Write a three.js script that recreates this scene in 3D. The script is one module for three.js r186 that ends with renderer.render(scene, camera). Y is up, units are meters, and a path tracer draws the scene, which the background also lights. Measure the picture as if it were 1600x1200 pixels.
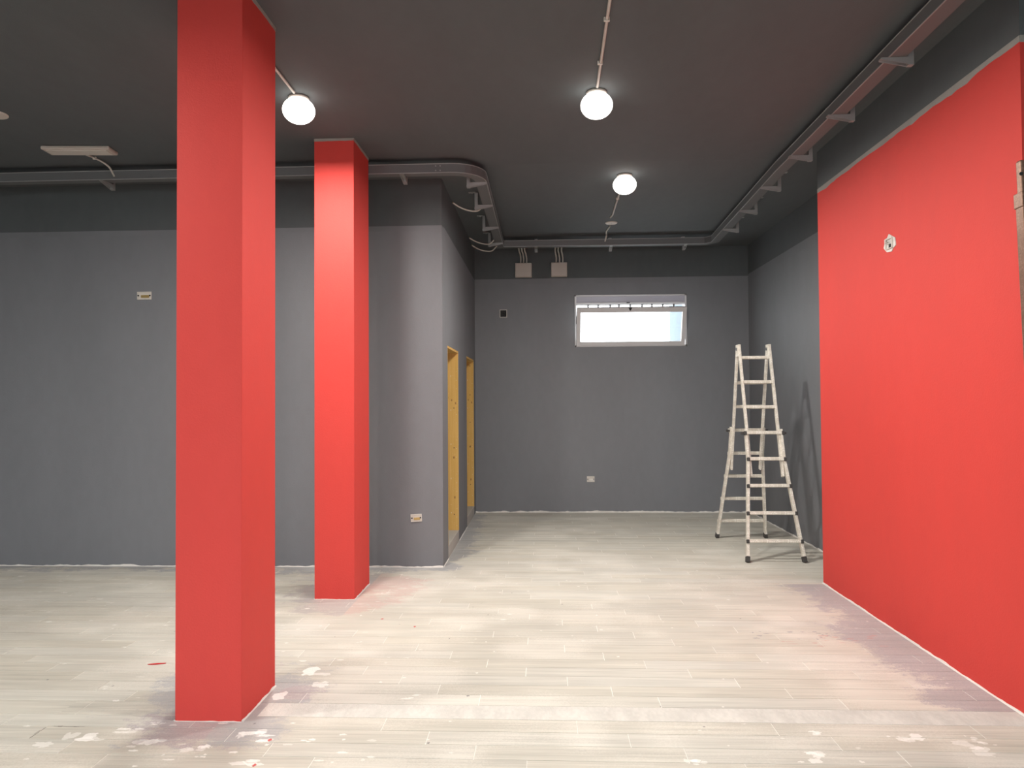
import * as THREE from 'three';
import { mergeGeometries } from 'three/addons/utils/BufferGeometryUtils.js';
import { RoundedBoxGeometry } from 'three/addons/geometries/RoundedBoxGeometry.js';
import { RectAreaLightUniformsLib } from 'three/addons/lights/RectAreaLightUniformsLib.js';

// ---------------------------------------------------------------- camera, sky, exposure
// The room is measured in metres: x to the right, y up, d = depth away from the photographer (three's z = -d).
const scene = new THREE.Scene();
const renderer = new THREE.WebGLRenderer({ antialias: true });
renderer.toneMapping = THREE.LinearToneMapping;
renderer.toneMappingExposure = 1.0;
renderer.shadowMap.enabled = true;
RectAreaLightUniformsLib.init();

const FOCAL = 1120, EYE = 1.6, PITCH = 0.0208, YAW = -0.0434, ROLL = 0.0064;
const camera = new THREE.PerspectiveCamera(2 * Math.atan(600 / FOCAL) * 180 / Math.PI, 4 / 3, 0.05, 100);
const cy = Math.cos(YAW), sy = Math.sin(YAW), cp = Math.cos(PITCH), sp = Math.sin(PITCH), cr = Math.cos(ROLL), sr = Math.sin(ROLL);
const rowX = new THREE.Vector3(cy, 0, sy), rowY = new THREE.Vector3(-sp * sy, cp, sp * cy), rowZ = new THREE.Vector3(cp * sy, sp, -cp * cy);
const camRight = rowX.clone().multiplyScalar(cr).addScaledVector(rowY, -sr), camUp = rowY.clone().multiplyScalar(cr).addScaledVector(rowX, sr);
camera.position.set(0, EYE, 0);
camera.quaternion.setFromRotationMatrix(new THREE.Matrix4().makeBasis(camRight, camUp, rowZ.clone().negate()));
camera.updateMatrixWorld();

scene.background = new THREE.Color(0.9, 0.96, 1.0);      // overcast daylight outside the openings
scene.backgroundIntensity = 8.0;
const LAMP_POWER = 880, LAMP_COLOR = new THREE.Color(1.0, 0.965, 0.91), LAMP_GLOW = 3.0;

// ---------------------------------------------------------------- measures
const H = 3.728;                     // ceiling
const XL = -0.963, XR = 2.877;       // recess: side wall with the doorways, right wall
const DL = 6.83, DB = 10.136;        // long left wall, far wall of the recess
const XW = -6.3, DF = -3.3;          // room end on the left, shop front behind the photographer
const XP = 2.393, P0 = 3.655, P1 = 6.302;   // red projecting wall
const G1 = 3.275, G2 = 3.302, G3 = 3.325, GR = 3.384;   // where the grey or red paint stops

// ---------------------------------------------------------------- helpers
let seed = 20417;
const rnd = () => { seed = (seed * 1664525 + 1013904223) >>> 0; return seed / 4294967296; };
const rr = (a, b) => a + (b - a) * rnd();
const V = (x, y, d) => new THREE.Vector3(x, y, -d);
function hash(i, j) { let h = Math.imul(i, 374761393) + Math.imul(j, 668265263) | 0; h = Math.imul(h ^ (h >>> 13), 1274126177); return ((h ^ (h >>> 16)) >>> 0) / 4294967296; }
function vn(x, y) {
  const i = Math.floor(x), j = Math.floor(y), a = x - i, b = y - j, u = a * a * (3 - 2 * a), v = b * b * (3 - 2 * b);
  const p = hash(i, j), q = hash(i + 1, j), r = hash(i, j + 1), s = hash(i + 1, j + 1);
  return p + (q - p) * u + (r - p + (p - q - r + s) * u) * v;
}
const sm = (a, b, x) => { const t = Math.min(1, Math.max(0, (x - a) / (b - a))); return t * t * (3 - 2 * t); };

function worldUV(g) {                // uv in metres from the face direction
  const p = g.attributes.position, n = g.attributes.normal, uv = new Float32Array(p.count * 2);
  for (let i = 0; i < p.count; i++) {
    const ax = Math.abs(n.getX(i)), ay = Math.abs(n.getY(i)), az = Math.abs(n.getZ(i));
    if (ay >= ax && ay >= az) { uv[2 * i] = p.getX(i); uv[2 * i + 1] = p.getZ(i); }
    else if (ax >= az) { uv[2 * i] = p.getZ(i); uv[2 * i + 1] = p.getY(i); }
    else { uv[2 * i] = p.getX(i); uv[2 * i + 1] = p.getY(i); }
  }
  g.setAttribute('uv', new THREE.BufferAttribute(uv, 2));
  return g;
}
function clean(g) {
  let q = g.index ? g.toNonIndexed() : g;
  for (const k of Object.keys(q.attributes)) if (!['position', 'normal', 'uv'].includes(k)) q.deleteAttribute(k);
  if (!q.attributes.normal) q.computeVertexNormals();
  return q;
}
function box(x0, x1, y0, y1, d0, d1, r = 0) {
  const w = x1 - x0, h = y1 - y0, t = d1 - d0;
  const g = r > 0 ? new RoundedBoxGeometry(w, h, t, 1, Math.min(r, w / 2.01, h / 2.01, t / 2.01)) : new THREE.BoxGeometry(w, h, t);
  g.translate((x0 + x1) / 2, (y0 + y1) / 2, -(d0 + d1) / 2);
  return worldUV(clean(g));
}
function bar(a, b, w, t, ref, r = 0.002) {            // bar from a to b, w across ref x axis, t along ref
  const L = a.distanceTo(b), y = b.clone().sub(a).normalize(), x = new THREE.Vector3().crossVectors(y, ref).normalize(), z = new THREE.Vector3().crossVectors(x, y);
  const g = clean(r > 0 ? new RoundedBoxGeometry(w, L, t, 1, r) : new THREE.BoxGeometry(w, L, t));
  worldUV(g);
  g.applyMatrix4(new THREE.Matrix4().makeBasis(x, y, z).setPosition(a.clone().add(b).multiplyScalar(0.5)));
  return g;
}
function tube(pts, r, seg = 8, tub = 0, tension = 0.5) {
  const c = new THREE.CatmullRomCurve3(pts, false, 'catmullrom', tension);
  return clean(new THREE.TubeGeometry(c, tub || pts.length * 6, r, seg, false));
}
function cyl(c, r0, r1, h, seg = 20) { const g = new THREE.CylinderGeometry(r1, r0, h, seg); g.translate(c.x, c.y + h / 2, c.z); return clean(g); }
function lathe(profile, c, seg = 32) { const g = new THREE.LatheGeometry(profile.map(([r, y]) => new THREE.Vector2(r, y)), seg); g.translate(c.x, c.y, c.z); return clean(g); }
function polyPrism(pts, depth, m) {                   // outline in local xy extruded along local z by depth, centred; m places it
  const s = new THREE.Shape(pts.map(([x, y]) => new THREE.Vector2(x, y)));
  const g = clean(new THREE.ExtrudeGeometry(s, { depth, bevelEnabled: false }));
  g.translate(0, 0, -depth / 2); worldUV(g);
  if (m) g.applyMatrix4(m);
  return g;
}
const basis = (x, y, z, o) => new THREE.Matrix4().makeBasis(x, y, z).setPosition(o);
function sweep(rings, caps = true) {                  // rings of equal point counts joined flat-sided
  const pos = [], tri = (a, b, c) => pos.push(a.x, a.y, a.z, b.x, b.y, b.z, c.x, c.y, c.z), n = rings[0].length;
  for (let i = 0; i + 1 < rings.length; i++) for (let k = 0; k < n; k++) {
    const a = rings[i][k], b = rings[i][(k + 1) % n], c = rings[i + 1][(k + 1) % n], d = rings[i + 1][k];
    tri(a, b, c); tri(a, c, d);
  }
  if (caps) for (const [ring, flip] of [[rings[0], true], [rings[rings.length - 1], false]]) {
    const nrm = new THREE.Vector3().crossVectors(ring[1].clone().sub(ring[0]), ring[2].clone().sub(ring[1])).normalize();
    const ex = ring[1].clone().sub(ring[0]).normalize(), ey = new THREE.Vector3().crossVectors(nrm, ex);
    for (const [i, j, k] of THREE.ShapeUtils.triangulateShape(ring.map((p) => new THREE.Vector2(p.dot(ex), p.dot(ey))), []))
      flip ? tri(ring[i], ring[k], ring[j]) : tri(ring[i], ring[j], ring[k]);
  }
  const g = new THREE.BufferGeometry();
  g.setAttribute('position', new THREE.Float32BufferAttribute(pos, 3));
  g.computeVertexNormals();
  return worldUV(g);
}

const taken = new Map();
function numbered(name) { const n = taken.get(name) || 0; taken.set(name, n + 1); return n ? `${name}_${String(n).padStart(3, '0')}` : name; }
function thing(name, label, category, base, group) {
  const o = new THREE.Group(); o.name = numbered(name); o.position.copy(base); o.userData = { label, category };
  if (group) o.userData.group = group;
  scene.add(o); return o;
}
function structure(name, base = new THREE.Vector3(), label) { const o = new THREE.Group(); o.name = name; o.position.copy(base); o.userData = { kind: 'structure' }; if (label) o.userData.label = label; scene.add(o); return o; }
function originOf(o) { const p = new THREE.Vector3(); for (let q = o; q && q !== scene; q = q.parent) p.add(q.position); return p; }
function part(parent, name, geos, material, label) {  // geometries given in room coordinates
  const list = Array.isArray(geos) ? geos : [geos];
  for (const g of list) if (!g.attributes.uv) worldUV(g);
  const g = list.length > 1 ? mergeGeometries(list.map(clean)) : list[0];
  const o = originOf(parent); g.translate(-o.x, -o.y, -o.z);
  const m = new THREE.Mesh(g, material); m.name = name; m.castShadow = m.receiveShadow = true;
  if (label) m.userData.label = label;
  parent.add(m); return m;
}

// ---------------------------------------------------------------- materials
function dataTex(w, h, fn, srgb = true) {
  const a = new Uint8Array(w * h * 4);
  for (let j = 0, k = 0; j < h; j++) for (let i = 0; i < w; i++, k += 4) { const c = fn(i, j); a[k] = c[0]; a[k + 1] = c[1]; a[k + 2] = c[2]; a[k + 3] = 255; }
  const t = new THREE.DataTexture(a, w, h); t.magFilter = THREE.LinearFilter; t.minFilter = THREE.LinearFilter;
  t.wrapS = t.wrapT = THREE.RepeatWrapping; if (srgb) t.colorSpace = THREE.SRGBColorSpace; t.needsUpdate = true; return t;
}
const wrapN = (x, y, p) => {          // noise that repeats every p cells
  const i = Math.floor(x), j = Math.floor(y), a = x - i, b = y - j, u = a * a * (3 - 2 * a), v = b * b * (3 - 2 * b), m = (q) => ((q % p) + p) % p;
  const A = hash(m(i), m(j)), B = hash(m(i + 1), m(j)), C = hash(m(i), m(j + 1)), D = hash(m(i + 1), m(j + 1));
  return A + (B - A) * u + (C - A + (A - B - C + D) * u) * v;
};
const roller = dataTex(512, 512, (i, j) => { const v = 255 * (0.5 * wrapN(i / 4, j / 4, 128) + 0.3 * wrapN(i / 2, j / 2, 256) + 0.2 * wrapN(i / 32, j / 64, 16)); return [v, v, v]; }, false);
roller.repeat.set(1.4, 1.4);
function paint(r, g, b, vary, rough, bump = 0.0006) {
  const tone = dataTex(256, 256, (i, j) => {
    const n = 1 + vary * (0.6 * (wrapN(i / 16, j / 64, 4 * 4) - 0.5) + 0.4 * (wrapN(i / 4, j / 8, 64) - 0.5) + 0.5 * (wrapN(i / 64, j / 128, 4) - 0.5));
    return [r, g, b].map((c) => Math.max(0, Math.min(255, Math.round(c * n))));
  });
  tone.repeat.set(0.31, 0.31);
  return new THREE.MeshStandardMaterial({ map: tone, roughness: rough, bumpMap: roller, bumpScale: bump });
}
const M = {
  grey: paint(115, 116, 119, 0.05, 0.62),
  black: paint(84, 88, 89, 0.07, 0.8),
  red: paint(202, 58, 50, 0.03, 0.72),
  plaster: paint(216, 212, 205, 0.12, 0.9, 0.002),
  bare: paint(150, 147, 141, 0.15, 0.9, 0.002),
  outside: paint(150, 150, 148, 0.1, 0.9),
  neighbour: paint(86, 98, 106, 0.05, 0.9),
  step: paint(182, 178, 170, 0.06, 0.6),
  lightPlastic: new THREE.MeshStandardMaterial({ color: 0xc9c2b8, roughness: 0.5 }),
  boxPlastic: new THREE.MeshStandardMaterial({ color: 0xb9aea4, roughness: 0.55 }),
  cable: new THREE.MeshStandardMaterial({ color: 0xc4bfb6, roughness: 0.5 }),
  dark: new THREE.MeshStandardMaterial({ color: 0x1c1c1b, roughness: 0.7 }),
  rubber: new THREE.MeshStandardMaterial({ color: 0x3c3a38, roughness: 0.8 }),
  steel: new THREE.MeshStandardMaterial({ color: 0x737474, roughness: 0.6, metalness: 0.45 }),
  rim: new THREE.MeshStandardMaterial({ color: 0xa2a2a0, roughness: 0.45, metalness: 0.3 }),
  zinc: new THREE.MeshStandardMaterial({ color: 0x9c9c9a, roughness: 0.5, metalness: 0.35 }),
  frame: new THREE.MeshStandardMaterial({ color: 0xc8c6c6, roughness: 0.35 }),
  panel: new THREE.MeshStandardMaterial({ color: 0xa9a7b0, roughness: 0.45 }),
  glass: new THREE.MeshPhysicalMaterial({ color: 0xffffff, roughness: 0.02, transmission: 1, thickness: 0, ior: 1.5 }),
  screed: null, chip: new THREE.MeshStandardMaterial({ color: 0xc42a2c, roughness: 0.5 }),
  brass: new THREE.MeshStandardMaterial({ color: 0xb79d63, roughness: 0.4, metalness: 0.6 }),
  glow: new THREE.MeshStandardMaterial({ color: 0xffffff, roughness: 0.4, emissive: LAMP_COLOR, emissiveIntensity: LAMP_GLOW }),
};
const dusty = dataTex(256, 256, (i, j) => {
  const n = wrapN(i / 6, j / 6, 43), f = wrapN(i / 2, j / 3, 128), s = wrapN(i / 24, j / 24, 11);
  let c = [204, 197, 183];
  if (n * 0.6 + s * 0.5 > 0.66) c = [222, 217, 206]; else if (f * 0.6 + s * 0.4 < 0.2) c = [158, 151, 139];
  const k = 0.94 + 0.12 * f; return c.map((q) => Math.min(255, q * k));
});
dusty.repeat.set(5, 5);
M.ladder = new THREE.MeshStandardMaterial({ map: dusty, roughness: 0.6 })
M.rail = new THREE.MeshStandardMaterial({ map: dusty, color: 0xa48478, roughness: 0.4, metalness: 0.55 });
const knots = []; for (let k = 0; k < 16; k++) knots.push([rnd(), rnd(), rr(0.004, 0.012)]);
const timber = dataTex(256, 1024, (i, j) => {         // one tile covers 0.5 m across, 2.2 m along
  const x = i / 256, y = j / 1024;
  let g = 0.5 * wrapN(i / 5, j / 180, 51) + 0.3 * wrapN(i / 2.0, j / 90, 128) + 0.2 * wrapN(i / 32, j / 64, 8), c = [214 + 22 * (g - 0.5), 172 + 26 * (g - 0.5), 94 + 34 * (g - 0.5)];
  for (const [kx, ky, r] of knots) { const q = Math.hypot((x - kx) * 0.5, (y - ky) * 2.2 * 0.55) / r; if (q < 1) { const a = 0.75 * (1 - q * q); c = [c[0] * (1 - a) + 105 * a, c[1] * (1 - a) + 66 * a, c[2] * (1 - a) + 32 * a]; } }
  if (wrapN(i / 7, j / 5, 36) > 0.94) c = [226, 214, 186];
  return c.map((q) => Math.max(0, Math.min(255, q)));
});
timber.repeat.set(2, 1 / 2.2);
M.timber = new THREE.MeshStandardMaterial({ map: timber, roughness: 0.7 });

// ---------------------------------------------------------------- floor: timber-look tiles laid in quarter offset
const ROW = 0.1335, LEN = 0.951, STEP = 0.2378, NEAR = 3.607, FAR = 3.77;
const rows = [];
for (let d = FAR, k = 0; d < DB; d += ROW, k++) rows.push([d, Math.min(d + ROW, DB), 0.601 - STEP * k]);
for (let d = NEAR, k = 0; d > DF; d -= ROW, k++) rows.push([Math.max(d - ROW, DF), d, 0.154 + STEP * k]);
const tiles = [];
for (const [d0, d1, x0] of rows) {
  const lim = d1 > DL + 0.05 ? XL : XW;
  let a = x0 - Math.ceil((x0 - lim) / LEN + 1) * LEN;
  for (; a < XR; a += LEN) { const l = Math.max(a, lim), r = Math.min(a + LEN, XR); if (r - l > 0.02) tiles.push({ x0: l, x1: r, d0, d1, tone: hash(Math.round(a * 97), Math.round(d0 * 131)) }); }
}
for (let a = -1.46; a > XW; a -= LEN) tiles.push({ x0: Math.max(a - LEN, XW), x1: a, d0: NEAR, d1: FAR, tone: hash(Math.round(a * 97), 7) });
const project = (x, d) => { const p = V(x, 0, d).sub(camera.position), z = p.dot(rowZ); return [800 + FOCAL * p.dot(camRight) / z, 600 - FOCAL * p.dot(camUp) / z, z]; };
for (const t of tiles) {
  const c = [[t.x0, t.d0], [t.x1, t.d0], [t.x1, t.d1], [t.x0, t.d1]].map(([x, d]) => project(x, d));
  t.seen = 0;
  if (c.every((q) => q[2] > 0.3)) {
    const ys = c.map((q) => q[1]), xs = c.map((q) => q[0]);
    const w = Math.min(1600, Math.max(...xs)) - Math.max(0, Math.min(...xs)), h = Math.min(1200, Math.max(...ys)) - Math.max(0, Math.min(...ys));
    if (w > 0 && h > 0) t.seen = w * h;
  }
}
tiles.sort((a, b) => b.seen - a.seen);

// paint drops, plaster crumbs and spills, placed where the photograph shows them
const spots = [];
const spot = (x, d, rx, rd, col, a = 0.9) => spots.push([x, d, rx, rd, col, a, spots.length]);
const WHITE = [240, 237, 230];
spot(-1.39, 4.215, 0.05, 0.065, WHITE, 1); spot(-1.30, 4.17, 0.07, 0.02, WHITE, 0.7); spot(-1.26, 4.02, 0.05, 0.04, WHITE, 0.7); spot(-1.44, 3.86, 0.035, 0.06, WHITE, 0.8);
for (const [x, d, r] of [[-2.02, 3.42, 0.05], [-1.86, 3.30, 0.07], [-1.60, 3.28, 0.05], [-1.42, 3.38, 0.08], [-1.33, 3.34, 0.04], [-1.12, 3.36, 0.03], [-1.32, 3.17, 0.06], [-1.93, 3.52, 0.03], [-2.25, 3.33, 0.11], [-1.55, 3.20, 0.02], [0.65, 3.19, 0.05], [1.28, 3.50, 0.03], [1.72, 3.48, 0.06], [1.94, 3.36, 0.08], [2.0, 3.45, 0.04], [1.2, 3.28, 0.05]]) {
  for (let k = 0; k < 5; k++) spot(x + rr(-r, r), d + rr(-r, r) * 0.8, r * rr(0.25, 0.7), r * rr(0.12, 0.45), WHITE, rr(0.5, 0.95));
}
for (let k = 0; k < 150; k++) spot(rr(-3.2, -0.2), rr(3.1, 6.6), rr(0.006, 0.028), rr(0.004, 0.012), WHITE, rr(0.4, 0.9));
for (let k = 0; k < 60; k++) spot(rr(-0.2, 2.35), rr(3.1, 6.8), rr(0.004, 0.016), rr(0.004, 0.01), WHITE, rr(0.4, 0.9));
for (let k = 0; k < 60; k++) spot(rr(-6.0, -3.2), rr(4.4, 6.7), rr(0.01, 0.05), rr(0.006, 0.02), WHITE, rr(0.3, 0.7));
for (let k = 0; k < 40; k++) spot(rr(-0.9, 2.8), rr(6.8, 10.0), rr(0.01, 0.04), rr(0.004, 0.012), WHITE, rr(0.2, 0.6));
for (let k = 0; k < 26; k++) spot(rr(-3, 2.3), rr(3.1, 6), rr(0.004, 0.009), rr(0.004, 0.009), [92, 88, 88], rr(0.5, 0.9));
for (const [x, d] of [[-1.187, 5.223], [-0.917, 5.052], [-1.3, 3.36], [-1.28, 3.13]]) spot(x, d, 0.009, 0.013, [190, 58, 54], 0.9);
for (let k = 0; k < 16; k++) { spot(rr(1.55, 2.2), rr(4.72, 4.95), rr(0.01, 0.04), rr(0.004, 0.012), [196, 132, 122], rr(0.3, 0.6)); spot(rr(1.4, 1.95), rr(4.85, 5.02), rr(0.006, 0.025), rr(0.006, 0.012), [112, 112, 124], rr(0.3, 0.6)); }

spot(-2.36, 3.469, 0.10, 0.005, [104, 98, 90], 0.8); spot(-2.457, 3.405, 0.005, 0.065, [104, 98, 90], 0.8);   // dark open joint
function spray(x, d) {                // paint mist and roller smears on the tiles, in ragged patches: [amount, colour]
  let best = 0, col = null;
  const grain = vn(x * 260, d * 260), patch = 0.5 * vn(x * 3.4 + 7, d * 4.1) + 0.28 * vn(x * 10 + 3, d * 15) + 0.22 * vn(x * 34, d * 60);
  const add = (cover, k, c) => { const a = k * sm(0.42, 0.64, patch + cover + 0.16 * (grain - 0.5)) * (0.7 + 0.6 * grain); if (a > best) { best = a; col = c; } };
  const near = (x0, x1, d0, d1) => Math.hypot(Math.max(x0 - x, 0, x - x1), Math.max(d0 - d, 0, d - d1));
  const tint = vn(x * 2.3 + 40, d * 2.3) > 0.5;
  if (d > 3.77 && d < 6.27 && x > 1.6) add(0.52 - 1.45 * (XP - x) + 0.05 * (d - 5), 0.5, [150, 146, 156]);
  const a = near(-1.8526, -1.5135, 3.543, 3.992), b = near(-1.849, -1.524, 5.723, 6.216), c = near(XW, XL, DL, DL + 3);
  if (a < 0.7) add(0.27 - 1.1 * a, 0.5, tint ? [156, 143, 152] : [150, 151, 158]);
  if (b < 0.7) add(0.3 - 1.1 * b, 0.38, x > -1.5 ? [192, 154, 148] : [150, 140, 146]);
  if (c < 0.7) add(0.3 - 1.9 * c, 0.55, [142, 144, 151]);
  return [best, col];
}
const rowAt = (d) => d >= FAR ? Math.floor((d - FAR) / ROW) : d <= NEAR ? 1000 + Math.floor((NEAR - d) / ROW) : 5000;
function floorColor(x, d) {
  const k = rowAt(d), k0 = k >= 1000 ? 0.154 + STEP * (k - 1000) : 0.601 - STEP * k, tile = Math.floor((x - k0) / LEN), t = hash(k * 31 + 5, tile * 17 + 3), o = t * 53;
  // grain runs along the tile
  const g1 = vn(x * 3 + o, d * 150 + o), g2 = vn(x * 9 + o, d * 330 + o), g3 = vn(x * 1.3 + o, d * 38 + o), w = vn(x * 1.1 + 3, d * 1.3), w2 = vn(x * 5.3, d * 7.1), speck = vn(x * 190, d * 190);
  let L = 1 + 0.025 * (t - 0.5) + 0.07 * (g1 - 0.5) + 0.06 * (g2 - 0.5) + 0.07 * (g3 - 0.5) + 0.07 * (w - 0.5) + 0.05 * (w2 - 0.5);
  let r = 195 * L, g = (191 + 2 * (t - 0.5)) * L, b = (179 + 5 * (t - 0.5)) * L;
  const dust = sm(0.52, 0.74, 0.55 * vn(x * 1.7 + 20, d * 2.6) + 0.25 * w2 + 0.2 * speck) * 0.3;    // plaster dust lying in patches
  r += (226 - r) * dust; g += (221 - g) * dust; b += (211 - b) * dust;
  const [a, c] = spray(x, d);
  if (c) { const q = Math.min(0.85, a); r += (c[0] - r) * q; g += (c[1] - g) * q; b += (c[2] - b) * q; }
  return [r, g, b];
}
function floorMap(x0, d0, size, n) {
  const px = size / n, a = new Uint8Array(n * n * 4);
  for (let j = 0, k = 0; j < n; j++) for (let i = 0; i < n; i++, k += 4) {
    const c = floorColor(x0 + (i + 0.5) * px, d0 + (j + 0.5) * px);
    a[k] = Math.max(0, Math.min(255, c[0])); a[k + 1] = Math.max(0, Math.min(255, c[1])); a[k + 2] = Math.max(0, Math.min(255, c[2])); a[k + 3] = 255;
  }
  for (const [sx, sd, rx, rd, col, al, id] of spots) {
    const i0 = Math.max(0, Math.floor((sx - 1.5 * rx - x0) / px)), i1 = Math.min(n - 1, Math.ceil((sx + 1.5 * rx - x0) / px)), j0 = Math.max(0, Math.floor((sd - 1.5 * rd - d0) / px)), j1 = Math.min(n - 1, Math.ceil((sd + 1.5 * rd - d0) / px));
    for (let j = j0; j <= j1; j++) for (let i = i0; i <= i1; i++) {
      const x = x0 + (i + 0.5) * px - sx, d = d0 + (j + 0.5) * px - sd, q = Math.hypot(x / rx, d / rd);
      if (q > 0.55 + 0.75 * vn(x / rx * 2.2 + id * 7.3, d / rd * 2.2 + id * 3.1)) continue;
      const k = 4 * (j * n + i), al2 = al * (0.75 + 0.25 * vn(x * 300, d * 300));
      for (let c = 0; c < 3; c++) a[k + c] += (col[c] - a[k + c]) * al2;
    }
  }
  const t = new THREE.DataTexture(a, n, n); t.magFilter = THREE.LinearFilter; t.minFilter = THREE.LinearFilter; t.colorSpace = THREE.SRGBColorSpace; t.needsUpdate = true;
  return { x0, d0, size, material: new THREE.MeshStandardMaterial({ map: t, roughness: 0.58 }) };
}
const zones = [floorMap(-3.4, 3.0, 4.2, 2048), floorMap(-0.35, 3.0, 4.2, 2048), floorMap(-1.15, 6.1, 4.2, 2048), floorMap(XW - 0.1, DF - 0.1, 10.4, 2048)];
const inZone = (t) => zones.find((z) => t.x0 >= z.x0 && t.x1 <= z.x0 + z.size && t.d0 >= z.d0 && t.d1 <= z.d0 + z.size) || zones[3];
function tileGeo(t, z, ox = 0, od = 0) {              // bevelled slab, 24 mm³ edges, top at floor level, uv by place
  const g = 0.0019, e = 0.0007, x0 = t.x0 + g, x1 = t.x1 - g, a = t.d0 + g, b = t.d1 - g, lift = 0.0005 * t.tone - 0.0005;
  const top = [[x0 + e, lift, a + e], [x1 - e, lift, a + e], [x1 - e, lift, b - e], [x0 + e, lift, b - e]], rim = [[x0, lift - e, a], [x1, lift - e, a], [x1, lift - e, b], [x0, lift - e, b]], low = rim.map(([x, , d]) => [x, -0.004, d]);
  const pos = [], uv = [], put = (p) => { pos.push(p[0] - ox, p[1], -(p[2] - od)); uv.push((p[0] - z.x0) / z.size, (p[2] - z.d0) / z.size); }, quad = (p, q, r, s) => { for (const v of [p, q, r, p, r, s]) put(v); };
  quad(top[0], top[1], top[2], top[3]);
  for (let k = 0; k < 4; k++) { const n = (k + 1) % 4; quad(rim[k], rim[n], top[n], top[k]); quad(low[k], low[n], rim[n], rim[k]); }
  const geo = new THREE.BufferGeometry();
  geo.setAttribute('position', new THREE.Float32BufferAttribute(pos, 3)); geo.setAttribute('uv', new THREE.Float32BufferAttribute(uv, 2)); geo.computeVertexNormals();
  return geo;
}
const floor = structure('floor', new THREE.Vector3(), 'pale timber-look plank tiles spattered with plaster and paint');
const grout = paint(226, 222, 214, 0.1, 0.9, 0.001);
part(floor, 'subfloor', box(XW - 0.2, XR + 0.2, -0.3, -0.1205, DF - 0.2, DB + 0.3), M.outside);
part(floor, 'grout_bed', [box(XW, XR, -0.12, -0.0019, DF, DL), box(XL, XR, -0.12, -0.0019, DL, DB)], grout);
const loose = new Map();
tiles.forEach((t, i) => {
  const z = inZone(t);
  if (i < 290) {
    const cx = (t.x0 + t.x1) / 2, cd = (t.d0 + t.d1) / 2, m = new THREE.Mesh(tileGeo(t, z, cx, cd), z.material);
    m.position.set(cx, 0, -cd); m.name = numbered('plank'); m.castShadow = m.receiveShadow = true; floor.add(m);
  } else { if (!loose.has(z)) loose.set(z, []); loose.get(z).push(tileGeo(t, z)); }
});
for (const [z, list] of loose) { const m = new THREE.Mesh(mergeGeometries(list), z.material); m.name = numbered('plank_field'); m.userData.kind = 'stuff'; m.castShadow = m.receiveShadow = true; floor.add(m); }
M.screed = paint(201, 198, 190, 0.12, 0.85, 0.003); M.screed.map.repeat.set(1.3, 1.3);
part(floor, 'screed_strip', box(-1.46, XR, -0.009, -0.0002, NEAR + 0.002, FAR - 0.002), M.screed, 'pale mortar strip crossing the floor');

// ---------------------------------------------------------------- walls, ceiling
const ceiling = structure('ceiling', V(0, H, 0), 'matt black painted ceiling');
part(ceiling, 'ceiling_slab', box(XW - 0.2, XR + 0.2, H, H + 0.2, DF - 0.2, DB + 0.3), M.black);
const wallLeft = structure('wall_left', V(XL, 0, DL), 'long anthracite grey wall with black upper band');
part(wallLeft, 'grey_wall', box(XW, XL, -0.12, G1, DL, DL + 0.12), M.grey);
part(wallLeft, 'black_band', box(XW, XL, G1, H, DL, DL + 0.12), M.black);
// side wall of the recess with two doorways
const DOORS = [[7.20, 8.12], [8.99, 9.93]], DT = 2.145, DS = 0.12, DW = 0.12;
const wallSide = structure('wall_side', V(XL, 0, DL), 'grey recess wall with two doorways');
const piers = [[DL + 0.12, DOORS[0][0]], [DOORS[0][1], DOORS[1][0]], [DOORS[1][1], DB]];
part(wallSide, 'grey_wall', [...piers.map(([a, b]) => box(XL - DW, XL, -0.12, G2 - 0.01, a, b)), ...DOORS.map(([a, b]) => box(XL - DW, XL, DT, G2 - 0.01, a, b))], M.grey);
part(wallSide, 'black_band', box(XL - DW, XL, G2 - 0.01, H, DL + 0.12, DB), M.black);
DOORS.forEach(([a, b], i) => {
  const d = structure(`door_${i + 1}`, V(XL, 0, a), 'open doorway lined with raw pine boards');
  part(d, 'jamb', box(XL - DW + 0.002, XL - 0.001, DS, DT, b - 0.022, b, 0.002), M.timber);
  part(d, 'jamb', box(XL - DW + 0.002, XL - 0.001, DS, DT, a, a + 0.022, 0.002), M.timber);
  part(d, 'head_board', box(XL - DW + 0.002, XL - 0.001, DT - 0.024, DT, a + 0.022, b - 0.022, 0.002), M.timber);
  part(d, 'threshold', box(XL - DW, XL - 0.002, -0.12, DS, a, b, 0.004), M.step);
  // marks on the far board: knots and a nail
  for (const y of i ? [0.42, 0.95, 1.28, 1.66, 2.06] : [0.3, 1.05, 1.5]) part(d, 'nail_head', (() => { const g = new THREE.CylinderGeometry(0.006, 0.006, 0.004, 8); g.rotateX(Math.PI / 2); const p = V(XL - 0.05, y, b - 0.0235); g.translate(p.x, p.y, p.z); return clean(g); })(), M.dark);
});
part(structure('floor_inner', V(-2.2, 0, 8), 'raised floor behind the doorways'), 'raised_floor', box(-3.5, XL - DW - 0.001, -0.12, DS, DL + 0.125, DB - 0.002), M.step);
const wallHidden = structure('wall_inner', V(-3.5, 0, 8)); part(wallHidden, 'plain_wall', box(-3.6, -3.502, -0.12, H, DL + 0.12, DB), M.outside);
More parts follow.
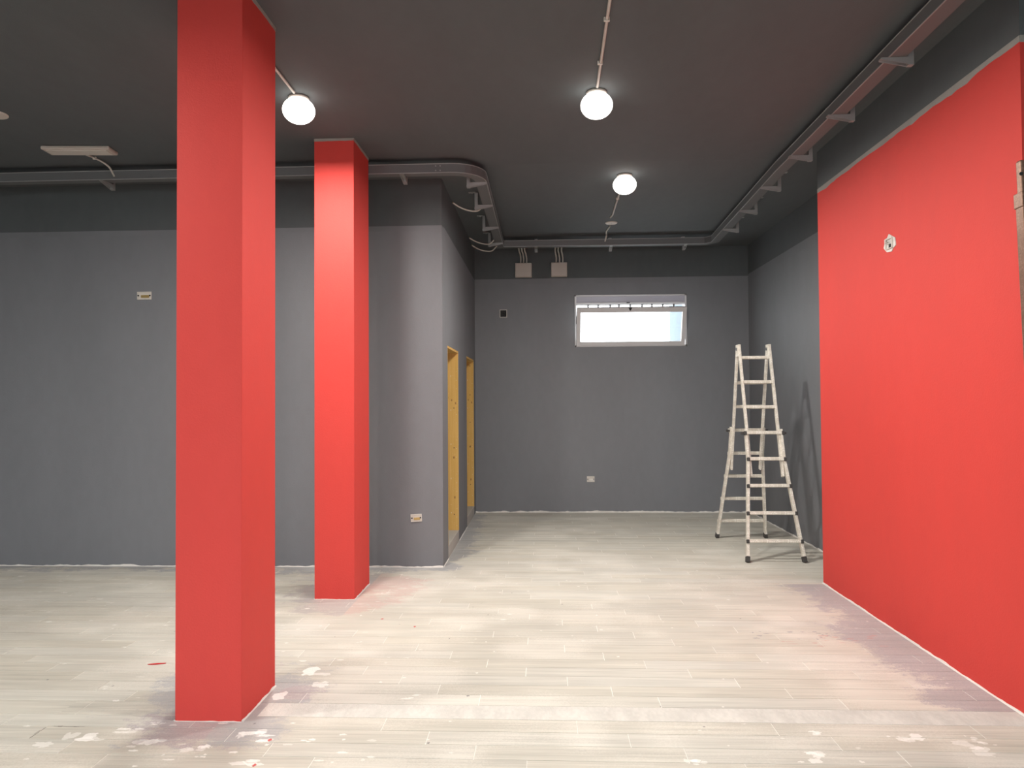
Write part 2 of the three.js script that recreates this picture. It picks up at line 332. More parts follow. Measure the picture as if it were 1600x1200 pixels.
// far wall with window
const WX0 = 0.452, WX1 = 2.020, WY0 = 2.326, WY1 = 3.058;
const wallBack = structure('wall_back', V(0.9, 0, DB), 'grey far wall of the recess with black upper band');
part(wallBack, 'grey_wall', [box(-3.6, WX0, -0.12, G2, DB, DB + 0.3), box(WX1, XR, -0.12, G2, DB, DB + 0.3), box(WX0, WX1, -0.12, WY0, DB, DB + 0.3), box(WX0, WX1, WY1, G2, DB, DB + 0.3)], M.grey);
part(wallBack, 'black_band', box(-3.6, XR, G2, H, DB, DB + 0.3), M.black);
const wallRight = structure('wall_right', V(XR, 0, 6), 'grey right wall with black upper band');
part(wallRight, 'grey_wall', box(XR, XR + 0.2, -0.12, G3, DF, DB + 0.3), M.grey);
part(wallRight, 'black_band', box(XR, XR + 0.2, G3, H, DF, DB + 0.3), M.black);
const wallRed = structure('wall_red', V(XP, 0, P0), 'bright red projecting wall with black upper band');
part(wallRed, 'red_wall', box(XP, XR, 0, GR, P0, P1), M.red);
part(wallRed, 'black_band', box(XP, XR, GR, H, P0, P1), M.black);
const wallEnd = structure('wall_end', V(XW, 0, 2)); part(wallEnd, 'grey_wall', box(XW - 0.2, XW, -0.12, H, DF, DL + 0.12), M.grey);
// shop front behind the photographer
const SX0 = -5.2, SX1 = 2.2, SY0 = 0.25, SY1 = 2.7;
const wallFront = structure('wall_front', V(0, 0, DF));
part(wallFront, 'grey_wall', [box(XW - 0.2, SX0, -0.12, H, DF - 0.2, DF), box(SX1, XR + 0.2, -0.12, H, DF - 0.2, DF), box(SX0, SX1, -0.12, SY0, DF - 0.2, DF), box(SX0, SX1, SY1, H, DF - 0.2, DF)], M.grey);
const shopWindow = structure('window_2', V(-1.5, SY0, DF), 'glazed shop front');
for (let k = 0; k <= 3; k++) { const x = SX0 + (SX1 - SX0 - 0.06) * k / 3; part(shopWindow, 'mullion', box(x, x + 0.06, SY0, SY1, DF - 0.12, DF - 0.06), M.frame); }
for (let k = 0; k < 3; k++) { const w = (SX1 - SX0 - 0.06) / 3, x = SX0 + w * k + 0.06; part(shopWindow, 'pane', new THREE.PlaneGeometry(w - 0.06, SY1 - SY0).translate(x + (w - 0.06) / 2, (SY0 + SY1) / 2, -(DF - 0.09)), M.glass); }
const pavement = structure('pavement', V(0, -0.12, DF)); part(pavement, 'paving', box(-16, 12, -0.3, -0.13, DF - 14, DF - 0.2), M.outside);

// ragged strips of bare plaster where the paint stops: along the floor and along the tops
function ragged(a, b, up, out, h0, h1, thick, step = 0.035) {   // a ribbon from a to b with an uneven free edge
  const n = Math.max(3, Math.round(a.distanceTo(b) / step)), rings = [], s = rnd() * 100;
  for (let i = 0; i <= n; i++) {
    const p = a.clone().lerp(b, i / n), h = h0 + (h1 - h0) * Math.pow(0.65 * vn(i * 0.35 + s, 2) + 0.35 * vn(i * 1.3 + s, 9), 1.6);
    rings.push([p.clone(), p.clone().addScaledVector(out, thick), p.clone().addScaledVector(out, thick * 0.5).addScaledVector(up, h), p.clone().addScaledVector(up, h)]);
  }
  return sweep(rings);
}
const UP = new THREE.Vector3(0, 1, 0), DOWN = new THREE.Vector3(0, -1, 0), TOWARD = new THREE.Vector3(0, 0, 1), RIGHT = new THREE.Vector3(1, 0, 0), LEFT = new THREE.Vector3(-1, 0, 0);
const trim = (n, label, geo, mat = M.plaster) => { const s = structure(`trim_${n}`, new THREE.Vector3(), label); part(s, 'plaster_edge', geo, mat); };
trim(1, 'ragged plaster line at the foot of the long left wall', ragged(V(XW, 0, DL), V(XL, 0, DL), UP, TOWARD, 0.002, 0.024, 0.012));
trim(2, 'ragged plaster line at the foot of the recess side wall', [ragged(V(XL, 0, DL), V(XL, 0, DOORS[0][0]), UP, RIGHT, 0.001, 0.01, 0.008), ragged(V(XL, 0, DOORS[0][1]), V(XL, 0, DOORS[1][0]), UP, RIGHT, 0.001, 0.01, 0.008)]);
trim(3, 'ragged plaster line at the foot of the far wall', ragged(V(XL, 0, DB), V(XR, 0, DB), UP, TOWARD, 0.005, 0.034, 0.016));
trim(4, 'ragged plaster line at the foot of the right wall', ragged(V(XR, 0, DB), V(XR, 0, P1), UP, LEFT, 0.002, 0.02, 0.012));
trim(5, 'ragged plaster line at the foot of the red wall', ragged(V(XP, 0, P1), V(XP, 0, P0), UP, LEFT, 0.002, 0.014, 0.012));
trim(6, 'bare plaster strip along the top of the red wall', [ragged(V(XP, GR + 0.018, P1), V(XP, GR + 0.018, P0), DOWN, LEFT, 0.026, 0.05, 0.003, 0.05), ragged(V(XP, GR + 0.018, P0), V(XR, GR + 0.018, P0), DOWN, TOWARD, 0.03, 0.045, 0.003, 0.05)], M.bare);

// ---------------------------------------------------------------- red columns
function column(label, x0, x1, d0, d1) {
  const t = thing('red_column', label, 'column', V((x0 + x1) / 2, 0, (d0 + d1) / 2), 'red columns');
  part(t, 'shaft', box(x0, x1, 0, H, d0, d1, 0.003), M.red);
  part(t, 'plaster_top_edge', [ragged(V(x0 - 0.002, H, d0), V(x1 + 0.002, H, d0), DOWN, TOWARD, 0.018, 0.03, 0.003), ragged(V(x1, H, d0), V(x1, H, d1), DOWN, RIGHT, 0.018, 0.03, 0.003), ragged(V(x0, H, d0), V(x0, H, d1), DOWN, LEFT, 0.018, 0.03, 0.003), ragged(V(x0, H, d1), V(x1, H, d1), DOWN, new THREE.Vector3(0, 0, -1), 0.018, 0.03, 0.003)], M.bare, 'unpainted plaster strip at the ceiling');
  part(t, 'plaster_foot_edge', [ragged(V(x0, 0, d0), V(x1, 0, d0), UP, TOWARD, 0.0004, 0.005, 0.005, 0.02), ragged(V(x1, 0, d0), V(x1, 0, d1), UP, RIGHT, 0.0006, 0.012, 0.009, 0.02), ragged(V(x0, 0, d0), V(x0, 0, d1), UP, LEFT, 0.001, 0.01, 0.01, 0.02)], M.plaster, 'ragged plaster line at the foot');
}
column('nearer and larger red square column, left of centre', -1.8526, -1.5135, 3.543, 3.992);
column('farther red column standing in front of the grey wall', -1.849, -1.524, 5.723, 6.216);

// ---------------------------------------------------------------- far window: fixed upper panel, vent slots, sash tipped inwards
const win = structure('window_1', V((WX0 + WX1) / 2, WY0, DB), 'aluminium window with sash tipped open');
const f0 = DB - 0.012, f1 = DB + 0.07;
part(win, 'window_frame', [box(WX0, WX0 + 0.026, WY0, WY1, f0, f1, 0.003), box(WX1 - 0.026, WX1, WY0, WY1, f0, f1, 0.003), box(WX0, WX1, WY0, WY0 + 0.024, f0, f1, 0.003), box(WX0, WX1, WY1 - 0.02, WY1, f0, f1, 0.003), box(WX0 + 0.026, WX1 - 0.026, 2.925, 2.952, f0 + 0.012, f1, 0.003)], M.frame);
part(win, 'upper_panel', box(WX0 + 0.026, WX1 - 0.026, 2.95, WY1 - 0.02, f0 + 0.03, f1), M.panel, 'lilac grey fixed panel');
for (let k = 0; k < 9; k++) { const x = WX0 + 0.03 + (WX1 - WX0 - 0.07) * (k + 1) / 10 + 0.03 * (hash(k, 3) - 0.5); part(win, 'vent_bar', box(x, x + 0.022, 2.868, 2.926, f1 - 0.04, f1 - 0.01), M.steel); }
part(win, 'vent_rail', box(WX0 + 0.026, WX1 - 0.026, 2.915, 2.93, f1 - 0.04, f1), M.frame);
{
  const tilt = 20 * Math.PI / 180, hinge = V(0, WY0 + 0.024, DB + 0.008), L = 0.548, yv = new THREE.Vector3(0, Math.cos(tilt), Math.sin(tilt)), zv = new THREE.Vector3().crossVectors(RIGHT, yv);
  const mtx = basis(RIGHT, yv, zv, hinge), put = (x0, x1, y0, y1, z0, z1) => { const g = clean(new RoundedBoxGeometry(x1 - x0, y1 - y0, z1 - z0, 1, 0.003)); g.translate((x0 + x1) / 2, (y0 + y1) / 2, (z0 + z1) / 2); worldUV(g); g.applyMatrix4(mtx); return g; };
  const a = WX0 + 0.020, b = WX1 - 0.036, w = 0.056;
  const sash = part(win, 'sash', [put(a, a + w, 0, L, 0, 0.04), put(b - w, b, 0, L, 0, 0.04), put(a + w, b - w, 0, w, 0, 0.04), put(a + w, b - w, L - 0.072, L, 0, 0.04)], M.frame, 'sash tipped into the room');
  const pane = new THREE.PlaneGeometry(b - a - 2 * w, L - 2 * w); pane.translate((a + b) / 2, L / 2, 0.018); pane.applyMatrix4(mtx);
  part(win, 'pane', clean(pane), M.glass);
  part(win, 'latch', (() => { const g = polyPrism([[-0.024, 0.018], [0.024, 0.018], [0.008, -0.022], [-0.008, -0.022]], 0.014); g.translate((a + b) / 2 - 0.02, L - w / 2 + 0.008, 0.048); g.applyMatrix4(mtx); return g; })(), M.dark, 'dark latch on the top rail');
  part(win, 'keeper', box((a + b) / 2 - 0.045, (a + b) / 2, 2.94, 2.952, f0 - 0.004, f0 + 0.014, 0.002), M.dark);
  for (const x of [a + 0.004, b - 0.004]) part(win, 'stay_arm', bar(V(x, WY0 + 0.3, DB + 0.03), hinge.clone().addScaledVector(yv, 0.42).setX(x), 0.006, 0.014, RIGHT, 0.001), M.steel);
}
// side wall of the light well outside
part(structure('wall_outside', V(2.1, 2, 11.2), 'pale neighbouring wall outside the window'), 'render', box(2.06, 2.4, 0, 5.2, DB + 0.32, 11.75), M.neighbour);

// ---------------------------------------------------------------- cable tray with hangers
const trayTop = H - 0.058, trayLow = H - 0.135;
const pathPts = [[XW + 0.02, 6.24], [-0.80, 6.225]];
for (let k = 1; k <= 7; k++) { const a = k / 7 * Math.PI / 2; pathPts.push([-0.80 + 0.293 * Math.sin(a), 6.225 + 0.293 * (1 - Math.cos(a))]); }
const iReturn = pathPts.length - 1;
pathPts.push([-0.505, 9.337]); const iBack = pathPts.length - 1;
pathPts.push([2.10, 9.325]); const iRight = pathPts.length - 1;
pathPts.push([2.165, 9.24], [2.06, 6.4], [1.985, DF + 0.1]);
const trayProfile = [[0, 0], [0.10, 0], [0.10, 0.077], [0.091, 0.077], [0.091, 0.074], [0.0975, 0.074], [0.0975, 0.0025], [0.0025, 0.0025], [0.0025, 0.074], [0.009, 0.074], [0.009, 0.077], [0, 0.077]];
const leftOf = (p, q) => { const dx = q[0] - p[0], dd = q[1] - p[1], l = Math.hypot(dx, dd); return [-dd / l, dx / l]; };
const ringsAt = pathPts.map((p, i) => {
  const a = i ? leftOf(pathPts[i - 1], p) : leftOf(p, pathPts[1]), b = i + 1 < pathPts.length ? leftOf(p, pathPts[i + 1]) : a;
  let m = [a[0] + b[0], a[1] + b[1]]; const l = Math.hypot(...m); m = [m[0] / l, m[1] / l]; const s = 1 / (m[0] * a[0] + m[1] * a[1]);
  return trayProfile.map(([u, v]) => V(p[0] + m[0] * u * s, trayLow + v, p[1] + m[1] * u * s));
});
const trayRuns = [
  ['steel cable tray running along the long left wall', 0, 1, [[-5.3, 6.238], [-3.95, 6.234], [-2.55, 6.23], [-1.23, 6.226]]],
  ['steel cable tray with a curved elbow along the doorway side', 1, iBack, [[-0.507, 6.54], [-0.507, 7.31], [-0.506, 8.25], [-0.505, 9.1]]],
  ['steel cable tray across the far end above the window', iBack, iRight, [[-0.08, 9.335], [0.9, 9.331], [1.86, 9.326]]],
  ['steel cable tray running along the red wall side', iRight, pathPts.length - 1, [[2.139, 8.54], [2.108, 7.7], [2.077, 6.85], [2.048, 5.98], [2.028, 5.13], [2.005, 4.28], [1.985, 3.43], [1.985, 2.5]]],
];
for (const [label, i0, i1, spotsOn] of trayRuns) {
  const mid = pathPts[Math.floor((i0 + i1) / 2)], t = thing('cable_tray', label, 'cable tray', V(mid[0], trayLow, mid[1]), 'cable tray runs');
  part(t, 'channel', sweep(ringsAt.slice(i0, i1 + 1)), M.steel);
  for (const y of [trayTop + 0.001, trayLow]) {           // rolled edges, lighter metal paints in the bounce light along them
    const seg = []; for (let i = i0; i < i1; i++) seg.push(bar(ringsAt[i][0].clone().setY(y), ringsAt[i + 1][0].clone().setY(y), 0.007, 0.007, UP, 0.002));
    part(t, 'rolled_edge_highlight', seg, M.rim);
  }
  for (const [x, d] of spotsOn) {
    let best = 1e9, n = [0, 1];
    for (let i = i0; i < i1; i++) { const p = pathPts[i], q = pathPts[i + 1], l2 = (q[0] - p[0]) ** 2 + (q[1] - p[1]) ** 2, s = Math.min(1, Math.max(0, ((x - p[0]) * (q[0] - p[0]) + (d - p[1]) * (q[1] - p[1])) / l2)), e = Math.hypot(p[0] + s * (q[0] - p[0]) - x, p[1] + s * (q[1] - p[1]) - d); if (e < best) { best = e; n = leftOf(p, q); } }
    const ex = new THREE.Vector3(n[0], 0, -n[1]), ez = new THREE.Vector3().crossVectors(ex, UP), m = basis(ex, UP, ez, V(x, trayLow, d));
    const side = (o) => polyPrism([[-0.006, -0.001], [0.176, -0.001], [0.176, -0.046], [0.16, -0.046], [-0.006, -0.012]], 0.003, m.clone().multiply(new THREE.Matrix4().makeTranslation(0, 0, o)));
    const b = part(t, 'bracket', [side(-0.017), side(0.017), polyPrism([[-0.006, -0.0015], [0.176, -0.0015], [0.176, -0.0045], [-0.006, -0.0045]], 0.036, m), polyPrism([[0.150, -0.048], [0.182, -0.048], [0.182, 0.13], [0.150, 0.13]], 0.034, m), polyPrism([[0.172, 0.129], [0.245, 0.129], [0.245, 0.1345], [0.172, 0.1345]], 0.042, m)], M.zinc, 'hanger bracket fixed to the ceiling');
    const bolt = new THREE.CylinderGeometry(0.008, 0.008, 0.008, 6).rotateZ(Math.PI / 2).translate(0.181, -0.03, 0).applyMatrix4(m); part(b, 'bolt', clean(bolt), M.rim);
    part(b, 'bolt', clean(new THREE.CylinderGeometry(0.009, 0.009, 0.008, 6).translate(0.21, 0.125, 0).applyMatrix4(m)), M.rim);
  }
}
// rivets on the splice by the elbow
{
  const t = scene.getObjectByName('cable_tray');
  for (const x of [-0.93, -0.89]) for (const y of [0.018, 0.058]) part(t, 'rivet', clean(new THREE.CylinderGeometry(0.006, 0.006, 0.006, 8).rotateX(Math.PI / 2).translate(x, trayLow + y, -6.224)), M.rim);
}

// ---------------------------------------------------------------- ceiling lamps
function lamp(label, x, d) {
  const t = thing('ceiling_lamp', label, 'lamp', V(x, H, d), 'round ceiling lamps');
  part(t, 'base', lathe([[0.0001, 0], [0.072, 0], [0.072, -0.018], [0.06, -0.024], [0.0001, -0.024]].reverse(), V(x, H, d)), M.lightPlastic);
  const prof = []; for (let k = 0; k <= 14; k++) { const a = -Math.PI / 2 + k / 14 * (Math.PI / 2 + 0.95); prof.push([Math.max(0.0001, 0.112 * Math.cos(a)), 0.09 * Math.sin(a) - 0.096]); }
  part(t, 'diffuser', lathe(prof, V(x, H, d)), M.glow);
  const l = new THREE.RectAreaLight(LAMP_COLOR, LAMP_POWER, 0.15, 0.15); l.position.set(0, -0.19, 0); l.rotation.x = -Math.PI / 2; l.name = 'lamp_light'; t.add(l);
}
lamp('round lit lamp beside the nearer red column', -1.699, 4.92);
lamp('round lit lamp at top centre on a straight conduit', 0.385, 4.955);
lamp('smaller-looking round lit lamp nearest the window', 0.79, 6.83);
lamp('round lamp on the ceiling near the photographer, out of view', 0.36, 3.1);
lamp('unseen round lamp added beyond the left edge to brighten the floor', -3.2, 3.0);  // added lamp, never in view, lifts the light on the left floor

const CY = H - 0.0105;
function conduit(label, pts, clips = []) {
  const t = thing('conduit', label, 'conduit', V(pts[0][0], H, pts[0][1]), 'surface conduits');
  const c = new THREE.CurvePath(); for (let i = 0; i + 1 < pts.length; i++) c.add(new THREE.LineCurve3(V(pts[i][0], pts[i][2] ?? CY, pts[i][1]), V(pts[i + 1][0], pts[i + 1][2] ?? CY, pts[i + 1][1])));
  part(t, 'pipe', clean(new THREE.TubeGeometry(c, (pts.length - 1) * 12, 0.0095, 10)), M.cable);
  for (const [x, d] of clips) part(t, 'pipe_clip', box(x - 0.017, x + 0.017, H - 0.024, H, d - 0.009, d + 0.009, 0.003), M.lightPlastic);
}
conduit('pale conduit running forward from the top centre lamp', [[0.383, 4.85], [0.362, 3.22]], [[0.374, 4.5], [0.370, 3.98]]);
conduit('pale conduit from the lamp to the nearer column top', [[-1.698, 4.82], [-1.688, 4.0]], [[-1.693, 4.4]]);
conduit('short pale conduit behind the lamp nearest the window', [[0.795, 6.94], [0.815, 8.28], [0.80, 8.40]], [[0.803, 7.6]]);
conduit('bent pale conduit dropping from the small disc into the tray', [[0.836, 8.80], [0.815, 9.10], [0.835, 9.30], [0.815, 9.345, H - 0.10]], []);
function disc(label, x, d, r) {
  const t = thing('cover_disc', label, 'ceiling disc', V(x, H, d), 'blank ceiling discs');
  part(t, 'cover', lathe([[0.0001, -0.012], [r * 0.9, -0.012], [r, -0.006], [r, 0]], V(x, H, d)), M.lightPlastic);
  part(t, 'screw', cyl(V(x, H - 0.0145, d), 0.006, 0.006, 0.004, 8), M.rim);
}
disc('blank pale disc on the ceiling above the far tray', 0.84, 8.69, 0.072);
disc('blank pale disc on the ceiling at the left edge', -4.03, 5.08, 0.085);

// flat emergency light with its lead
{
  const t = thing('ceiling_panel', 'flat pale rectangular light panel on the left ceiling', 'light panel', V(-3.88, H, 5.83));
  const rot = new THREE.Matrix4().makeRotationY(0.075), m = new THREE.Matrix4().makeTranslation(-3.88, H - 0.016, -5.825).multiply(rot);
  const g = clean(new RoundedBoxGeometry(0.56, 0.032, 0.16, 2, 0.012)); g.applyMatrix4(m); part(t, 'housing', g, M.boxPlastic);
  const g2 = clean(new RoundedBoxGeometry(0.50, 0.006, 0.11, 1, 0.002)); g2.applyMatrix4(new THREE.Matrix4().makeTranslation(-3.88, H - 0.034, -5.825).multiply(rot)); part(t, 'diffuser_plate', g2, M.lightPlastic);
  const c = thing('power_lead', 'pale lead curving from the ceiling panel to the tray', 'cable', V(-3.88, H, 5.92));
  part(c, 'lead', tube([V(-3.895, H - 0.018, 5.90), V(-3.885, H - 0.012, 6.0), V(-3.868, H - 0.016, 6.1), V(-3.85, H - 0.04, 6.185), V(-3.84, H - 0.08, 6.218), V(-3.825, H - 0.112, 6.222)], 0.008), M.cable);
  part(c, 'lead_clip', box(-3.897, -3.867, H - 0.024, H, 6.02, 6.036, 0.002), M.lightPlastic);
}
// junction boxes with three flexible pipes each
for (const [label, x0, x1, y0, y1] of [['square pale junction box on the far wall, left one', -0.385, -0.148, 3.317, 3.519], ['square pale junction box on the far wall, right one', 0.123, 0.351, 3.319, 3.521]]) {
  const t = thing('junction_box', label, 'junction box', V((x0 + x1) / 2, y0, DB), 'junction boxes under the far tray');
  part(t, 'box_body', box(x0, x1, y0, y1, DB - 0.06, DB, 0.008), M.boxPlastic);
  part(t, 'lid', box(x0 + 0.004, x1 - 0.004, y0 + 0.004, y1 - 0.004, DB - 0.072, DB - 0.058, 0.008), M.boxPlastic);
  for (const [sx, sy2] of [[x0 + 0.018, y0 + 0.018], [x1 - 0.018, y0 + 0.018], [x0 + 0.018, y1 - 0.018], [x1 - 0.018, y1 - 0.018]]) part(t, 'lid_screw', clean(new THREE.CylinderGeometry(0.005, 0.005, 0.004, 8).rotateX(Math.PI / 2).translate(sx, sy2, -(DB - 0.073))), M.rim);
  for (let k = 0; k < 3; k++) { const x = x0 + 0.075 + k * 0.044 + rr(-0.004, 0.004), o = -0.012 - 0.01 * rnd(); part(t, 'flexible_pipe', tube([V(x, y1 - 0.01, DB - 0.035), V(x + 0.004, y1 + 0.06, DB - 0.03), V(x + o * 0.4, y1 + 0.13, DB - 0.05), V(x + o, H - 0.075, DB - 0.25), V(x + o, H - 0.05, 9.43), V(x + o, H - 0.1, 9.39)], 0.011, 8, 24), M.cable); }
}
// loose cable ends hanging off the tray
for (const [label, d, x0, x1, y0] of [['loose pale cable end hanging nearest on the side tray', 7.36, -0.905, -0.52, 3.60], ['upper of two loose pale cable ends at the far tray corner', 8.95, -0.90, -0.52, 3.60], ['lower of two loose pale cable ends at the far tray corner', 9.27, -0.90, -0.50, 3.575]]) {
  const t = thing('loose_cable', label, 'cable', V((x0 + x1) / 2, y0 - 0.03, d), 'loose cable ends');
  part(t, 'sheath', tube([V(x0, y0 + 0.0, d - 0.13), V(x0 + 0.07, y0 - 0.03, d - 0.06), V(x0 + 0.15, y0 - 0.046, d), V(x0 + 0.24, y0 - 0.045, d + 0.02), V(x0 + 0.30, y0 + 0.01, d + 0.02), V(x0 + 0.33, y0 + 0.04, d + 0.02), V(x1 - 0.03, trayLow + 0.015, d + 0.03)], 0.008, 8, 36), M.cable);
  part(t, 'bare_end', cyl(V(x0, y0 - 0.002, d - 0.132), 0.004, 0.004, 0.012, 6), M.brass);
}

// ---------------------------------------------------------------- wall sockets
function socket(label, c, right, out, w, h, style) {   // c centre on the wall face, right and out are directions
  const t = thing('wall_socket', label, 'wall socket', c, 'unfinished wall boxes'), m = basis(right, UP, out, c);
  const put = (x0, x1, y0, y1, z0, z1, r = 0.002) => { const g = clean(r ? new RoundedBoxGeometry(x1 - x0, y1 - y0, z1 - z0, 1, r) : new THREE.BoxGeometry(x1 - x0, y1 - y0, z1 - z0)); g.translate((x0 + x1) / 2, (y0 + y1) / 2, (z0 + z1) / 2); g.applyMatrix4(m); return g; };
  const W = w / 2, B = h / 2;
  const rim = [put(-W, W, B - 0.009, B, 0, 0.012), put(-W, W, -B, -B + 0.009, 0, 0.012), put(-W, -W + 0.009, -B + 0.009, B - 0.009, 0, 0.012), put(W - 0.009, W, -B + 0.009, B - 0.009, 0, 0.012)];
  if (style === 'chipped') {
    const pts = []; for (let k = 0; k < 15; k++) { const a = k / 15 * 2 * Math.PI, r = 0.9 + 0.35 * hash(k, 77); pts.push([W * 1.15 * r * Math.cos(a), B * 1.15 * r * Math.sin(a)]); }
    part(t, 'broken_plaster', polyPrism(pts, 0.006, m.clone().multiply(new THREE.Matrix4().makeTranslation(0, 0, 0.002))), M.plaster);
    part(t, 'box_rim', [put(-W * 0.7, W * 0.7, B * 0.6, B * 0.75, 0.004, 0.014), put(-W * 0.7, W * 0.7, -B * 0.75, -B * 0.6, 0.004, 0.014), put(-W * 0.75, -W * 0.6, -B * 0.7, B * 0.7, 0.004, 0.014), put(W * 0.6, W * 0.75, -B * 0.7, B * 0.7, 0.004, 0.014)], M.lightPlastic);
    part(t, 'box_recess', put(-W * 0.15, W * 0.55, -B * 0.55, -B * 0.1, 0.004, 0.0065, 0), M.dark);
    part(t, 'wire', tube([V(0, 0, 0), V(0.02, 0.01, -0.02), V(0.03, -0.02, -0.025), V(0.05, -0.015, -0.004)].map((p) => p.applyMatrix4(m.clone().multiply(new THREE.Matrix4().makeTranslation(-0.03, 0.012, 0.006)))), 0.004, 6), M.cable);
    return t;
  }
  part(t, 'box_rim', rim, M.lightPlastic);
  if (style === 'open') {
    part(t, 'box_recess', put(-W + 0.009, W - 0.009, -B + 0.009, B - 0.009, 0, 0.003, 0), M.dark);
    for (const y of [-0.02, 0.018]) part(t, 'wire', tube([V(-0.01, y, 0), V(0.0, y + 0.004, -0.012), V(0.02, y - 0.006, -0.016)].map((p) => p.applyMatrix4(m)), 0.005, 6), M.rubber);
    return t;
  }
  part(t, 'mounting_plate', put(-W + 0.009, W - 0.009, -B + 0.009, B - 0.009, 0, 0.007), M.lightPlastic);
  part(t, 'filler', put(-W * 0.45, W * 0.7, -B * 0.55, B * 0.12, 0.006, 0.011), style === 'brown' ? M.brass : M.plaster);
  for (const s of [-1, 1]) part(t, 'screw_slot', put(s * (W - 0.012) - 0.007, s * (W - 0.012) + 0.007, -0.006, 0.006, 0.006, 0.0125, 0), M.dark);
  return t;
}
socket('open white socket box high on the left wall', V(-3.888, 2.632, DL), RIGHT, TOWARD, 0.142, 0.077, 'brown');
const lowSocket = socket('crooked white socket box low near the wall corner', V(-1.22, 0.470, DL), RIGHT, TOWARD, 0.106, 0.072, 'brown');
lowSocket.rotation.z = 0.05;
socket('white socket box low on the far wall', V(0.658, 0.467, DB), RIGHT, TOWARD, 0.108, 0.080, 'white');
socket('small dark open box high on the far wall', V(-0.556, 2.811, DB), RIGHT, TOWARD, 0.105, 0.112, 'open');
socket('chipped box hole in the red wall', V(XP, 2.652, 5.02), new THREE.Vector3(0, 0, 1), LEFT, 0.13, 0.10, 'chipped');

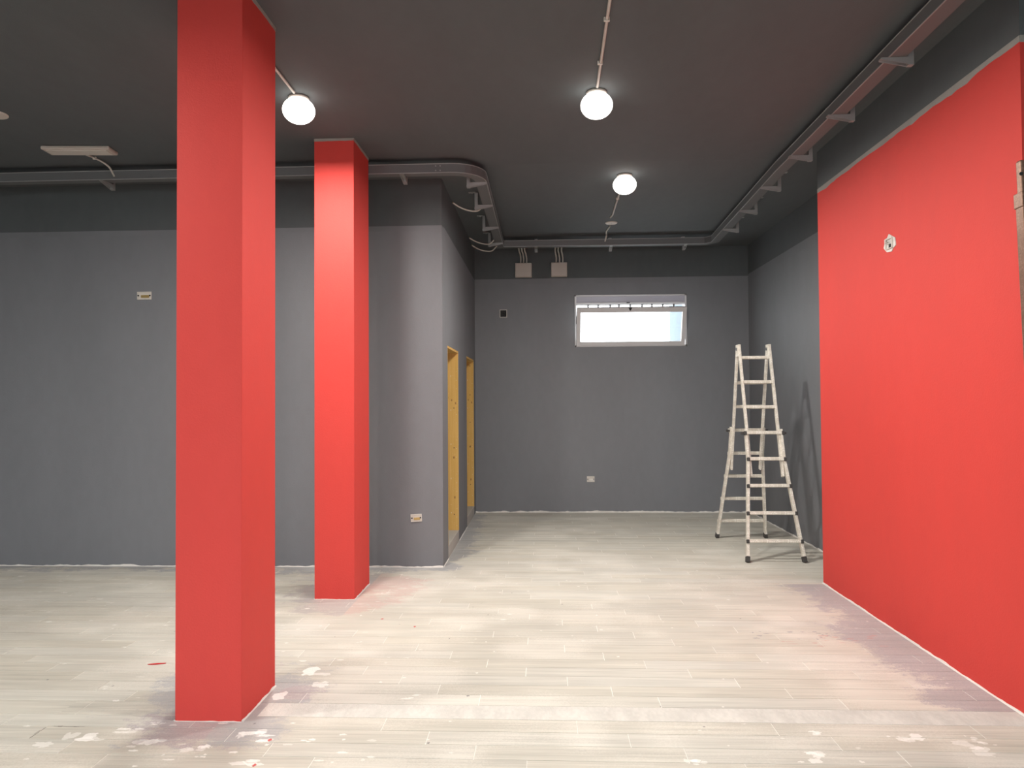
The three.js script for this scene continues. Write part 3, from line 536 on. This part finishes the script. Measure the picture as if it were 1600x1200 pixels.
// ---------------------------------------------------------------- splayed double ladder by the right wall
function ladderRail(pts, w, t, ref) { const g = []; for (let i = 0; i + 1 < pts.length; i++) g.push(bar(pts[i], pts[i + 1], w, t, ref, 0.004)); return g; }
{
  const cx = 2.243, topY = 2.15, t = thing('folding_ladder', 'paint-spattered aluminium folding ladder standing open by the right wall', 'ladder', V(cx, 0, 7.7));
  for (const [s, dTop, dFoot] of [[-1, 7.712, 7.09], [1, 7.778, 8.30]]) {
    const at = (x, y, o = 0) => V(cx + x, y, dFoot + (dTop - dFoot) * y / topY + o * s);
    const slope = at(0, 1).sub(at(0, 0)).normalize(), face = new THREE.Vector3().crossVectors(RIGHT, slope).normalize();
    for (const side of [-1, 1]) {
      // inner rail of the upper section, outer flared rail of the lower section
      part(t, 'inner_rail', [...ladderRail([at(side * 0.158, 0.80, -0.012), at(side * 0.158, topY - 0.03, -0.004)], 0.024, 0.05, face)], M.ladder);
      const foot = part(t, 'outer_rail', ladderRail([at(side * 0.272, 0.018, 0.012), at(side * 0.178, 0.98, 0.012), at(side * 0.176, 1.27, 0.012)], 0.026, 0.058, face), M.ladder);
      part(foot, 'rubber_foot', bar(at(side * 0.2735, 0.002, 0.012), at(side * 0.2675, 0.055, 0.012), 0.034, 0.066, face, 0.004), M.rubber);
      part(foot, 'lock_pin', bar(at(side * 0.16, 1.235, 0.018), at(side * 0.228, 1.235, 0.018), 0.022, 0.022, face, 0.004), M.rubber);
    }
    for (let k = 0; k < 8; k++) {
      const y = 0.2 + 0.26 * k, outer = k < 5, half = outer ? (k < 4 ? 0.272 - 0.0978 * (y / 0.98) : 0.176) + (k < 4 ? 0.006 : 0.012) : 0.158;
      if (s > 0 && k === 7) continue;
      const o = outer ? 0.034 : 0.0;
      const rung = part(t, 'rung', bar(at(-half, y, o), at(half, y, o), 0.034, 0.026, face, 0.005), M.ladder);
      if (outer) for (const e of [-1, 1]) part(rung, 'end_cap', bar(at(e * (half - 0.012), y - 0.004, o + 0.004), at(e * (half + 0.014), y - 0.004, o + 0.004), 0.038, 0.034, face, 0.004), s < 0 ? M.rubber : M.ladder);
    }
  }
  for (const side of [-1, 1]) {
    const h = part(t, 'hinge', [bar(V(cx + side * 0.158, topY - 0.12, 7.716), V(cx + side * 0.158, topY + 0.012, 7.724), 0.034, 0.046, TOWARD, 0.006), bar(V(cx + side * 0.158, topY - 0.12, 7.784), V(cx + side * 0.158, topY + 0.012, 7.766), 0.034, 0.046, TOWARD, 0.006)], M.ladder);
    part(h, 'hinge_pin', clean(new THREE.CylinderGeometry(0.016, 0.016, 0.05, 12).rotateZ(Math.PI / 2).translate(cx + side * 0.158, topY - 0.035, -7.745)), M.steel);
  }
}
// second ladder, folded and leaning beside the end of the red wall
{
  const x0 = 2.305, x1 = 2.70, dTop = 3.575, dFoot = 3.46, hTop = 2.745, t = thing('leaning_ladder', 'dusty ladder rail standing upright at the right edge of the picture', 'ladder', V(2.5, 0, 3.5));
  const at = (x, y, o = 0) => V(x, y, dFoot + (dTop - dFoot) * y / hTop - o);
  for (const x of [x0, x1]) {
    part(t, 'inner_rail', bar(at(x + 0.026, 1.2), at(x + 0.026, hTop), 0.04, 0.026, RIGHT, 0.01), M.rail);
    const r = part(t, 'outer_rail', bar(at(x + 0.03, 0.0), at(x + 0.026, hTop - 0.165), 0.056, 0.034, RIGHT, 0.006), M.rail);
    part(r, 'collar', bar(at(x + 0.026, hTop - 0.235), at(x + 0.026, hTop - 0.16), 0.066, 0.042, RIGHT, 0.005), M.rail);
    part(r, 'bolt_hole', clean(new THREE.CylinderGeometry(0.009, 0.009, 0.004, 12).rotateX(Math.PI / 2).translate(x + 0.016, hTop - 0.07, -(dTop - 0.021))), M.dark);
  }
  for (let k = 0; k < 9; k++) part(t, 'rung', bar(at(x0 + 0.03, 0.25 + 0.27 * k), at(x1 + 0.03, 0.25 + 0.27 * k), 0.026, 0.034, TOWARD, 0.005), M.rail);
}
// sliver of red paint lying on the floor
{
  const t = thing('paint_chip', 'thin red paint sliver lying left of the nearer column', 'paint chip', V(-2.36, 0, 4.295));
  part(t, 'flake', polyPrism([[-0.05, -0.012], [0.0, -0.008], [0.045, 0.006], [0.05, 0.016], [0.0, 0.012], [-0.03, 0.0]], 0.003, basis(RIGHT, new THREE.Vector3(0, 0, -1), UP, V(-2.36, 0.003, 4.295))), M.chip);
}

scene.traverse((o) => { if (o.isLight) o.castShadow = true; });
renderer.render(scene, camera);
